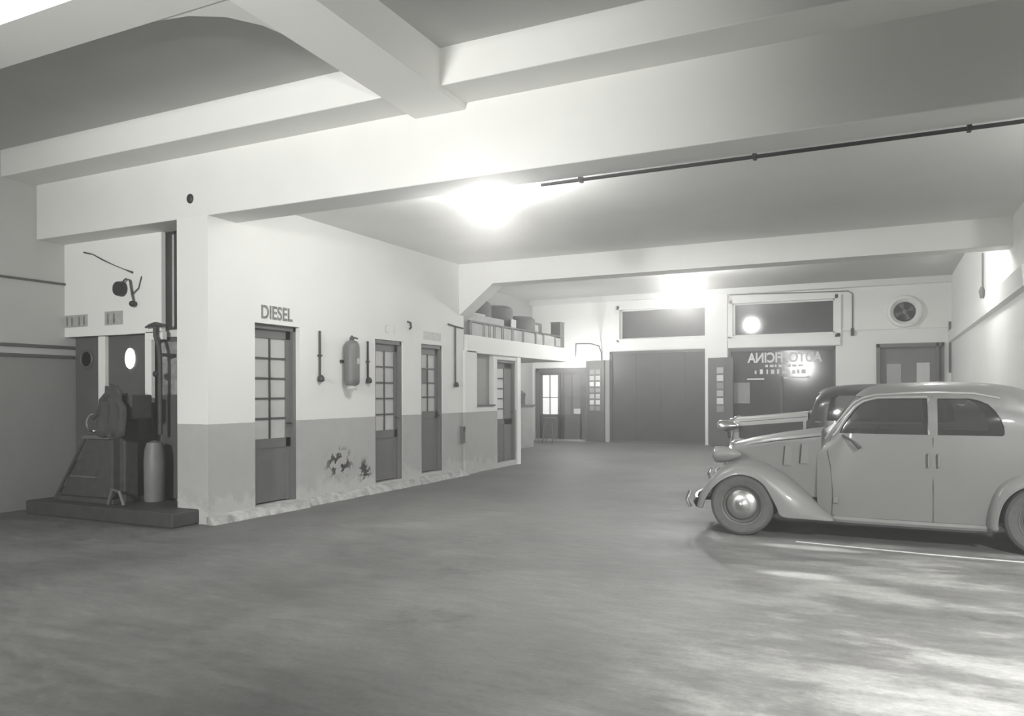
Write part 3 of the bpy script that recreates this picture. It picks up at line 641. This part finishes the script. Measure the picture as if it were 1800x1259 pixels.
# ------------------------------------------------------------------ cars
def lerp(tab, x):
    if x <= tab[0][0]: return tab[0][1]
    for (a, p), (b, q) in zip(tab, tab[1:]):
        if x <= b:
            t = (x-a)/(b-a); return p+(q-p)*t
    return tab[-1][1]
def smooth(tab):         # Catmull-Rom resample for a soft outline
    out = []
    for i in range(len(tab)-1):
        p0, p1, p2, p3 = tab[max(i-1, 0)], tab[i], tab[i+1], tab[min(i+2, len(tab)-1)]
        for k in range(6):
            t = k/6.0
            m1 = (p2[1]-p0[1])/max(p2[0]-p0[0], 1e-6); m2 = (p3[1]-p1[1])/max(p3[0]-p1[0], 1e-6); h = p2[0]-p1[0]
            y = (2*t**3-3*t**2+1)*p1[1]+(t**3-2*t**2+t)*h*m1+(-2*t**3+3*t**2)*p2[1]+(t**3-t**2)*h*m2
            out.append((p1[0]+h*t, y))
    return out+[tab[-1]]
def curve2(pts, n):      # resample a polyline (with given pairing) by smooth interpolation
    out = []
    for i in range(len(pts)-1):
        p0, p1, p2, p3 = [Vector(pts[max(0, min(len(pts)-1, j))]) for j in (i-1, i, i+1, i+2)]
        for k in range(n):
            t = k/n; out.append(.5*((2*p1)+(p2-p0)*t+(2*p0-5*p1+4*p2-p3)*t*t+(3*p1-p0-3*p2+p3)*t**3))
    return out+[Vector(pts[-1])]

def make_car(name, label, dx, yc, c):
    root = empty(name, (dx+.2, yc, 0), label, 'car')
    X = lambda x: x+dx
    roof, wid, ZB = smooth(c['roof']), smooth(c['wid']), .22
    def belt(r): return ZB+(r-ZB)*.6
    def hw(x, z, inset=0.0):
        r = lerp(roof, x)-inset; W = lerp(wid, x)-inset; zb = belt(r)
        if z <= zb:
            t = (z-ZB)/max(zb-ZB, 1e-4)
            return W*(.965+.05*math.sin(PI*min(1, max(0, t))*.8)-.012*t)
        u = min(1, (z-zb)/(r-zb))
        return W*.97*(1-u**c.get('pu', 3.2))**(1/2.2)
    def section(x, inset=0.0, n=9, m=14):
        r = lerp(roof, x)-inset; zb = belt(r); z0 = ZB+inset; half = []
        for i in range(n): z = z0+(zb-z0)*i/n; half.append((hw(x, z, inset), z))
        for i in range(m+1):
            a = PI/2*i/m; u = math.sin(a)**.8; z = zb+(r-zb)*u; half.append((hw(x, z, inset) if i < m else 0.0, z))
        return half
    def loft(x0, x1, inset, n=44):
        rows = []
        for i in range(n+1):
            x = x0+(x1-x0)*i/n; h = section(x, inset)
            rows.append([(X(x), yc-a, z) for a, z in h]+[(X(x), yc+a, z) for a, z in reversed(h[:-1])])
        mb = MB().grid(rows, closed=True); k = len(rows[0])
        mb.add(rows[0], [tuple(range(k))]); mb.add(rows[-1], [tuple(range(k-1, -1, -1))]); return mb
    body = obj('body', loft(c['x0'], c['x1'], 0), c['paint'], root)
    cut = []
    def cutter(mb):
        o = obj('cutter', mb, None); cut.append(o); m = body.modifiers.new('cut', 'BOOLEAN'); m.object = o; m.operation = 'DIFFERENCE'; m.solver = 'EXACT'
    cutter(loft(c['x0']+.035, c['x1']-.04, .03))
    def outline(rows): return [(a, z) for z, a, b in rows]+[(b, z) for z, a, b in reversed(rows)]
    for rows in c['side_win']: cutter(MB().prism([(X(a), z) for a, z in outline(rows)], 'y', yc-.9, yc+.9))
    yw, z0, z1, xa, xb = c['screen']; cutter(MB().prism([(yc-yw, z0), (yc-yw*.9, z1), (yc-.02, z1+.01), (yc-.02, z0)], 'x', X(xa), X(xb)).prism([(yc+yw, z0), (yc+yw*.9, z1), (yc+.02, z1+.01), (yc+.02, z0)], 'x', X(xa), X(xb)))
    yw, z0, z1, xa, xb = c['rear_win']; cutter(MB().prism([(yc-yw, z0), (yc-yw*.85, z1), (yc+yw*.85, z1), (yc+yw, z0)], 'x', X(xa), X(xb)))
    for s in (-1, 1): cutter(MB().lathe([(.37, -.2), (.37, .2)], (X(c['rw']), yc+s*.62, .33), 'y', 32))
    bake(body)
    for o in cut: me = o.data; bpy.data.objects.remove(o); bpy.data.meshes.remove(me)
    body.data.set_sharp_from_angle(angle=math.radians(35))
    # panes follow the body skin
    for s in (-1, 1):
        for rows in c['side_win']:
            g = []
            for z, a, b in rows: g.append([(X(a+(b-a)*k/10), yc+s*(hw(a+(b-a)*k/10, z)-.014), z) for k in range(11)])
            obj('side_window', MB().grid(g), M_carglass, root)
    def xr(z, xa, xb):       # where the roof line reaches height z between xa and xb
        for i in range(200):
            x = xa+(xb-xa)*i/200
            if (lerp(roof, x)-z)*(1 if lerp(roof, xa) < z else -1) >= 0: return x
        return xb
    def xs(y, z, xa, xb):    # the skin's x at (y, z), searched from xa to xb
        for i in range(240):
            x = xa+(xb-xa)*i/240
            if lerp(roof, x) > z and hw(x, z) >= abs(y): return x
        return xb
    yw, z0, z1, xa, xb = c['screen']; g = []
    for i in range(7): z = z0-.01+(z1-z0+.02)*i/6; g.append([(X(xs(yw*k/6, z, xa, xb+.1))+.012, yc+yw*k/6, z) for k in range(-6, 7)])
    obj('windscreen', MB().grid(g), M_carglass, root)
    yw, z0, z1, xa, xb = c['rear_win']; g = []
    for i in range(5): z = z0-.01+(z1-z0+.02)*i/4; g.append([(X(xs(yw*k/4, z, xb, xa-.1))-.012, yc+yw*k/4, z) for k in range(-4, 5)])
    obj('rear_window', MB().grid(g), M_carglass, root)
    # bonnet
    H = c['hood']; hx0, hx1 = H['x0'], H['x1']
    def hsec(x):
        t = (x-hx0)/(hx1-hx0); top = lerp(H['top'], x); w_ = lerp(H['w'], x); zb = .42; k = H['rake']*(1-t)**2
        e = H.get('edge', .06)
        pts = [(w_*.98, zb), (w_, .6), (w_*1.0, top-e*1.9), (w_*.985, top-e*1.2), (w_*.93, top-e*.62), (w_*.8, top-e*.3), (w_*.5, top-e*.08), (w_*.2, top-.003), (0, top)]
        return [(x-k*(top-z), a, z) for a, z in pts]
    rows = []
    for i in range(19):
        h = hsec(hx0+(hx1-hx0)*i/18)
        rows.append([(X(x), yc-a, z) for x, a, z in h]+[(X(x), yc+a, z) for x, a, z in reversed(h[:-1])])
    mb = MB().grid(rows); k = len(rows[0]); mb.add(rows[0], [tuple(range(k))]); mb.add(rows[-1], [tuple(range(k-1, -1, -1))])
    bon = obj('bonnet', mb, c.get('hood_paint', c['paint']), root, angle=28)
    def hside(x, z): return lerp(H['w'], x)
    if c.get('two_tone'):
        for s in (-1, 1):
            g = []
            for i in range(12):
                x = hx0+.06+(hx1-hx0-.12)*i/11; top = lerp(H['top'], x); y_ = yc+s*(lerp(H['w'], x)+.004); g.append([(X(x-H['rake']*.5*(1-i/11)**2*.3), y_, top-.13), (X(x), y_, .62)])
            obj('bonnet_side', MB().grid(g), c['paint'], bon)
    # louvres and seams
    def skin_line(nm, pts, r, m, s, off=0.0, par=root):
        obj(nm, MB().tube([(X(x), yc+s*(f(x, z)+off), z) for x, z, f in pts], r, 6), m, par)
    for s in (-1, 1):
        for lx in c['louvres']:
            zt = lerp(H['top'], lx)-.14
            obj('louvre', MB().prism([(X(lx)-.045, zt-.2), (X(lx)+.035, zt-.2), (X(lx)+.05, zt), (X(lx)-.03, zt)], 'y', yc+s*(hside(lx, .8)-.006), yc+s*(hside(lx, .8)+.012)), c['paint'], bon)
            obj('louvre_slot', MB().tube([(X(lx)-.06, yc+s*(hside(lx-.06, .8)+.002), zt-.2), (X(lx)-.042, yc+s*(hside(lx-.04, .8)+.002), zt)], .007, 6), M_seam, bon)
        skin_line('bonnet_seam', [(hx0+.05+(hx1-hx0-.06)*i/8, lerp(H['top'], hx0+.05+(hx1-hx0-.06)*i/8)-.07, lambda x, z: lerp(H['w'], x)*.985) for i in range(9)], .006, M_seam, s, .0, bon)
        for ln in c['seams']: skin_line('door_seam', [(x, z, hw) for x, z in ln], .0055, M_seam, s, -.001)
        for ln in c['mould']: skin_line('moulding', [(x, z, hw) for x, z in ln], .011, M_carline, s, .004)
        for hx, hz0, hz1 in c['handles']: 
            y_ = yc+s*(hw(hx, .85)+.03); obj('door_handle', MB().tube([(X(hx), yc+s*hw(hx, hz1), hz1), (X(hx), y_, hz1), (X(hx), y_, hz0), (X(hx), yc+s*hw(hx, hz0), hz0)], .011, 8), M_chrome, root)
        for hz in (.42,): obj('hinge', MB().box(X(c['hinge'])-.02, X(c['hinge'])+.02, yc+s*(hw(c['hinge'], hz)-.01), yc+s*(hw(c['hinge'], hz)+.02), hz-.03, hz+.03), c['paint'], root)
        # fenders
        for nm, T, B, yin in c['fenders']:
            T2, B2 = curve2(T, 4), curve2(B, 4); rows = []
            for a, b in zip(T2, B2):
                row = []; yi = yin(a[0])
                for k in range(11):
                    th = PI/2*k/10; sa = math.sin(th)**.8; sb = 1-max(0, math.cos(th))**.75
                    row.append((X(a[0]+(b[0]-a[0])*sb), yc+s*(yi+(c['fw']-yi)*sa), a[1]+(b[1]-a[1])*sb-.02*(1-sa)))
                row.append((X(b[0]), yc+s*(c['fw']-.03), b[1]+.0)); rows.append(row)
            o = obj(nm, MB().grid(rows), c.get('fender_paint', c['paint']), root, angle=60)
            so = o.modifiers.new('thick', 'SOLIDIFY'); so.thickness = .012; so.offset = 0
        # wheels
        for wx in (c['fwx'], c['rw']):
            cy_ = yc+s*(c['fw']-.09); cz = .325
            wr = bpy.data.objects.new('wheel', None); C.objects.link(wr); wr.parent = root; wr.location = Vector((X(wx), cy_, cz))-root.location
            cc = (X(wx), cy_, cz); R = .325; q = s
            obj('tyre', MB().lathe([(.215, -.06*q), (.25, -.072*q), (.29, -.072*q), (.315, -.05*q), (R, -.02*q), (R, .02*q), (.315, .05*q), (.29, .068*q), (.25, .068*q), (.215, .055*q), (.215, -.06*q)], cc, 'y', 48, cap=False), M_tyre, wr)
            obj('rim', MB().lathe([(.21, -.05*q), (.218, .05*q), (.212, .06*q), (.2, .052*q), (.19, .015*q), (.165, -.005*q), (.15, .01*q), (.06, .03*q), (.001, .03*q)], cc, 'y', 48, cap=False), M_rim, wr)
            obj('hub_cap', MB().lathe([(.155, .02*q), (.152, .04*q), (.125, .062*q), (.08, .075*q), (.045, .08*q), (.03, .092*q), (.001, .095*q)], cc, 'y', 36), M_hub, wr)
        # headlamp
        hx, hy, hz = c['lamp']; cc = (X(hx), yc+s*hy, hz)
        hl = obj('headlamp', MB().lathe([(.082, .0), (.088, .02), (.09, .05), (.082, .12), (.06, .2), (.03, .26), (.001, .28)], cc, 'x', 28), c.get('lamp_paint', c['paint']), root)
        obj('lens', MB().lathe([(.001, -.03), (.05, -.022), (.078, -.004), (.082, .001)], cc, 'x', 28), M_chrome, hl)
        obj('lamp_bracket', MB().tube([(X(hx)+.12, yc+s*hy, hz-.07), (X(hx)+.14, yc+s*(hy-.02), hz-.17)], .02, 8), c['paint'], hl)
        # seats
    for s in (-1, 1):
        xs0, xs1 = c['sill']; obj('running_board', MB().grid([[(X(xs0+(xs1-xs0)*i/12), yc+s*(hw(xs0+(xs1-xs0)*i/12, .27)+a), z) for a, z in ((-.03, .255), (.012, .25), (.03, .225), (.02, .2), (-.04, .2))] for i in range(13)]), c['paint'], root)
    bx_ = c['bumpx']
    obj('front_bumper', MB().grid([[(X(bx_)+.10*(abs(k)/6.0)**2+dx_, yc+k*.11, .32+dz) for dx_, dz in ((-.02, -.05), (-.045, 0), (-.02, .05), (.01, .05), (.01, -.05))] for k in range(-6, 7)], closed=True), M_chrome, root)
    for s in (-1, 1):
        obj('bumper_bracket', MB().tube([(X(bx_)+.03, yc+s*.35, .32), (X(bx_)+.45, yc+s*.35, .34)], .02, 8), M_black, root)
        obj('over_rider', MB().tube([(X(bx_)-.01, yc+s*.52, .24), (X(bx_)-.05, yc+s*.52, .32), (X(bx_)-.01, yc+s*.52, .42)], .022, 8), M_chrome, root)
    bx2 = c['x1']+.06
    obj('rear_bumper', MB().grid([[(X(bx2)-.10*(abs(k)/6.0)**2+dx_, yc+k*.11, .32+dz) for dx_, dz in ((.02, -.05), (.045, 0), (.02, .05), (-.01, .05), (-.01, -.05))] for k in range(-6, 7)], closed=True), M_chrome, root)
    obj('chassis', MB().box(X(-1.5), X(1.9), yc-.33, yc+.33, .22, .40).tube([(X(c['fwx']), yc-.6, .325), (X(c['fwx']), yc+.6, .325)], .035).tube([(X(c['rw']), yc-.6, .325), (X(c['rw']), yc+.6, .325)], .04), M_black, root)
    # grille
    gx = hx0; h = hsec(hx0); g = MB(); outl = [(x-.012, a, z) for x, a, z in h]
    sh = [(X(x), yc-a, z) for x, a, z in outl]+[(X(x), yc+a, z) for x, a, z in reversed(outl[:-1])]
    obj('grille_surround', MB().tube(sh+[sh[0]], .022, 8), M_chrome, root)
    for k in range(-4, 5):
        a = k/5.0*lerp(H['w'], hx0)*.9; top = lerp(H['top'], hx0); obj('grille_bar', MB().tube([(X(hx0-H['rake']*.04)-.015, yc+a, top-.05), (X(hx0-H['rake']*(top-.44))-.015, yc+a, .44)], .008, 6), M_chrome, root)
    for xs_ in (.12, .95):
        st = obj('seat', MB().prism([(X(xs_)-.02, .42), (X(xs_)+.42, .40), (X(xs_)+.58, .98), (X(xs_)+.48, 1.0), (X(xs_)+.34, .56), (X(xs_)-.02, .58)], 'y', yc-.5, yc+.5), M_cloth, root, bevel=.03)
    obj('steering_wheel', MB().tube([(X(-.08)+.06*math.sin(a), yc-.28+.19*math.cos(a), .98+.17*math.sin(a)) for a in [2*PI*i/24 for i in range(25)]], .012, 6).tube([(X(-.08), yc-.28, .98), (X(-.5), yc-.28, .75)], .015, 6), M_black, root)
    return root, X, hw, lerp

FT = [(-1.84, .27), (-1.82, .36), (-1.78, .46), (-1.70, .58), (-1.58, .705), (-1.46, .77), (-1.35, .795), (-1.2, .775), (-1.08, .735), (-.95, .665), (-.82, .575), (-.68, .455), (-.56, .345), (-.44, .245)]
FB = [(-1.74, .27), (-1.72, .33), (-1.69, .40), (-1.62, .50), (-1.53, .58), (-1.43, .63), (-1.33, .648), (-1.2, .62), (-1.1, .55), (-1.03, .44), (-.97, .32), (-.92, .235), (-.7, .225), (-.44, .22)]
RT = [(.87, .22), (.88, .4), (.94, .6), (1.04, .71), (1.18, .76), (1.36, .78), (1.55, .75), (1.75, .62), (1.9, .45), (2.0, .3)]
RB = [(.95, .22), (.965, .37), (1.01, .5), (1.1, .6), (1.22, .655), (1.36, .665), (1.5, .62), (1.62, .5), (1.68, .36), (1.72, .25)]
hw_a = [(-1.52, .20), (-1.2, .33), (-.9, .44), (-.56, .555)]
car_a = dict(x0=-.6, x1=2.06, paint=M_car, fw=.745,
    roof=[(-.62, 1.11), (-.52, 1.13), (-.45, 1.19), (-.36, 1.33), (-.26, 1.46), (-.15, 1.545), (0, 1.585), (.3, 1.603), (.6, 1.608), (1.0, 1.585), (1.3, 1.51), (1.6, 1.35), (1.85, 1.06), (2.0, .76), (2.08, .5)],
    wid=[(-.62, .56), (-.45, .63), (-.2, .66), (.4, .67), (1.0, .66), (1.4, .62), (1.8, .52), (2.0, .40), (2.08, .25)],
    side_win=[[(1.09, -.39, .40), (1.17, -.355, .40), (1.24, -.31, .40), (1.32, -.255, .40), (1.375, -.205, .40), (1.41, -.14, .40), (1.43, -.06, .40), (1.44, -.0, .39)],
              [(1.09, .48, 1.01), (1.11, .48, 1.025), (1.18, .48, 1.02), (1.26, .48, .99), (1.33, .48, .95), (1.385, .48, .9), (1.42, .48, .83), (1.44, .485, .75)]],
    screen=(.44, 1.19, 1.46, -.75, -.02), rear_win=(.26, 1.2, 1.38, 1.35, 2.0), rw=1.33, fwx=-1.33, sill=(-.46, .92),
    hood=dict(x0=-1.5, x1=-.56, top=[(-1.5, .94), (-1.3, 1.0), (-1.0, 1.06), (-.56, 1.125)], w=hw_a, rake=.30),
    louvres=(-.89, -.72),
    seams=[[(-.46, .26), (-.45, .5), (-.47, .75), (-.5, .9), (-.48, 1.02), (-.42, 1.12)], [(.44, .24), (.44, .6), (.44, 1.05), (.44, 1.46)], [(-.46, .26), (0, .25), (.44, .25), (.86, .25)]],
    mould=[[(-.53, 1.02), (-.47, 1.11), (-.4, 1.21), (-.32, 1.32), (-.25, 1.40), (-.16, 1.45), (-.05, 1.475), (.2, 1.49), (.5, 1.495), (.8, 1.485), (1.0, 1.44)], [(-.45, 1.06), (-.40, 1.12), (-.33, 1.24), (-.25, 1.35), (-.17, 1.41), (-.05, 1.445), (.4, 1.455)], [(.405, 1.09), (.405, 1.44)]],
    handles=[(.40, .79, .91), (.485, .79, .91)], hinge=-.42, bumpx=-1.9, lamp=(-1.64, .50, .83),
    fenders=[('front_fender', FT, FB, lambda x: lerp(hw_a, x)-.05), ('rear_fender', RT, RB, lambda x: .5)])
ra, XA, hwa, _ = make_car('saloon_car', 'grey rounded saloon car nearest the camera, parked facing left', 0, 9.0, car_a)
obj('wing_mirror', MB().tube([(-.36, 9-hwa(-.36, 1.08), 1.07), (-.27, 9-hwa(-.27, 1.0)-.06, 1.02), (-.2, 9-hwa(-.2, .95)-.07, .95)], [.01, .012, .02], 8), M_seam, ra)
hw_b = [(-1.82, .27), (-1.4, .34), (-.75, .50)]
FT2 = [(x*1.0-.12, z*.98) for x, z in FT]; FB2 = [(x*1.0-.12, z*.98) for x, z in FB]
car_b = dict(x0=-.82, x1=1.9, paint=M_car2, hood_paint=M_car2top, two_tone=True, fw=.73, pu=6.0, lamp_paint=M_chrome,
    roof=[(-.84, 1.22), (-.78, 1.24), (-.74, 1.36), (-.70, 1.48), (-.6, 1.56), (-.4, 1.6), (0, 1.62), (.6, 1.62), (1.1, 1.6), (1.4, 1.53), (1.6, 1.4), (1.75, 1.1), (1.85, .8), (1.92, .55)],
    wid=[(-.84, .52), (-.6, .60), (-.2, .64), (.4, .65), (1.0, .64), (1.5, .58), (1.8, .48), (1.92, .35)],
    side_win=[[(1.12, -.55, .1), (1.3, -.53, .1), (1.42, -.5, .1), (1.46, -.44, .08)], [(1.12, .2, .95), (1.3, .2, .93), (1.42, .2, .88), (1.46, .22, .8)]],
    screen=(.46, 1.26, 1.49, -.95, -.4), rear_win=(.25, 1.22, 1.4, 1.3, 1.9), rw=1.25, fwx=-1.45, sill=(-.56, .84),
    hood=dict(x0=-1.80, x1=-.8, top=[(-1.82, 1.14), (-1.4, 1.18), (-.8, 1.24)], w=hw_b, rake=.14, edge=.05),
    louvres=(), seams=[[(-.6, .3), (-.6, 1.1)], [(.15, .3), (.15, 1.46)]], mould=[[(-.7, 1.1), (-.2, 1.1), (.8, 1.1)]],
    handles=[(.05, .95, 1.0)], hinge=-.55, bumpx=-2.1, lamp=(-2.0, .46, 1.02),
    fenders=[('front_fender', FT2, FB2, lambda x: lerp(hw_b, x)-.05), ('rear_fender', [(x-.08, z) for x, z in RT], [(x-.08, z) for x, z in RB], lambda x: .48)])
make_car('saloon_car', 'dark older saloon with pale bonnet parked behind the grey car', -.12, 11.75, car_b)
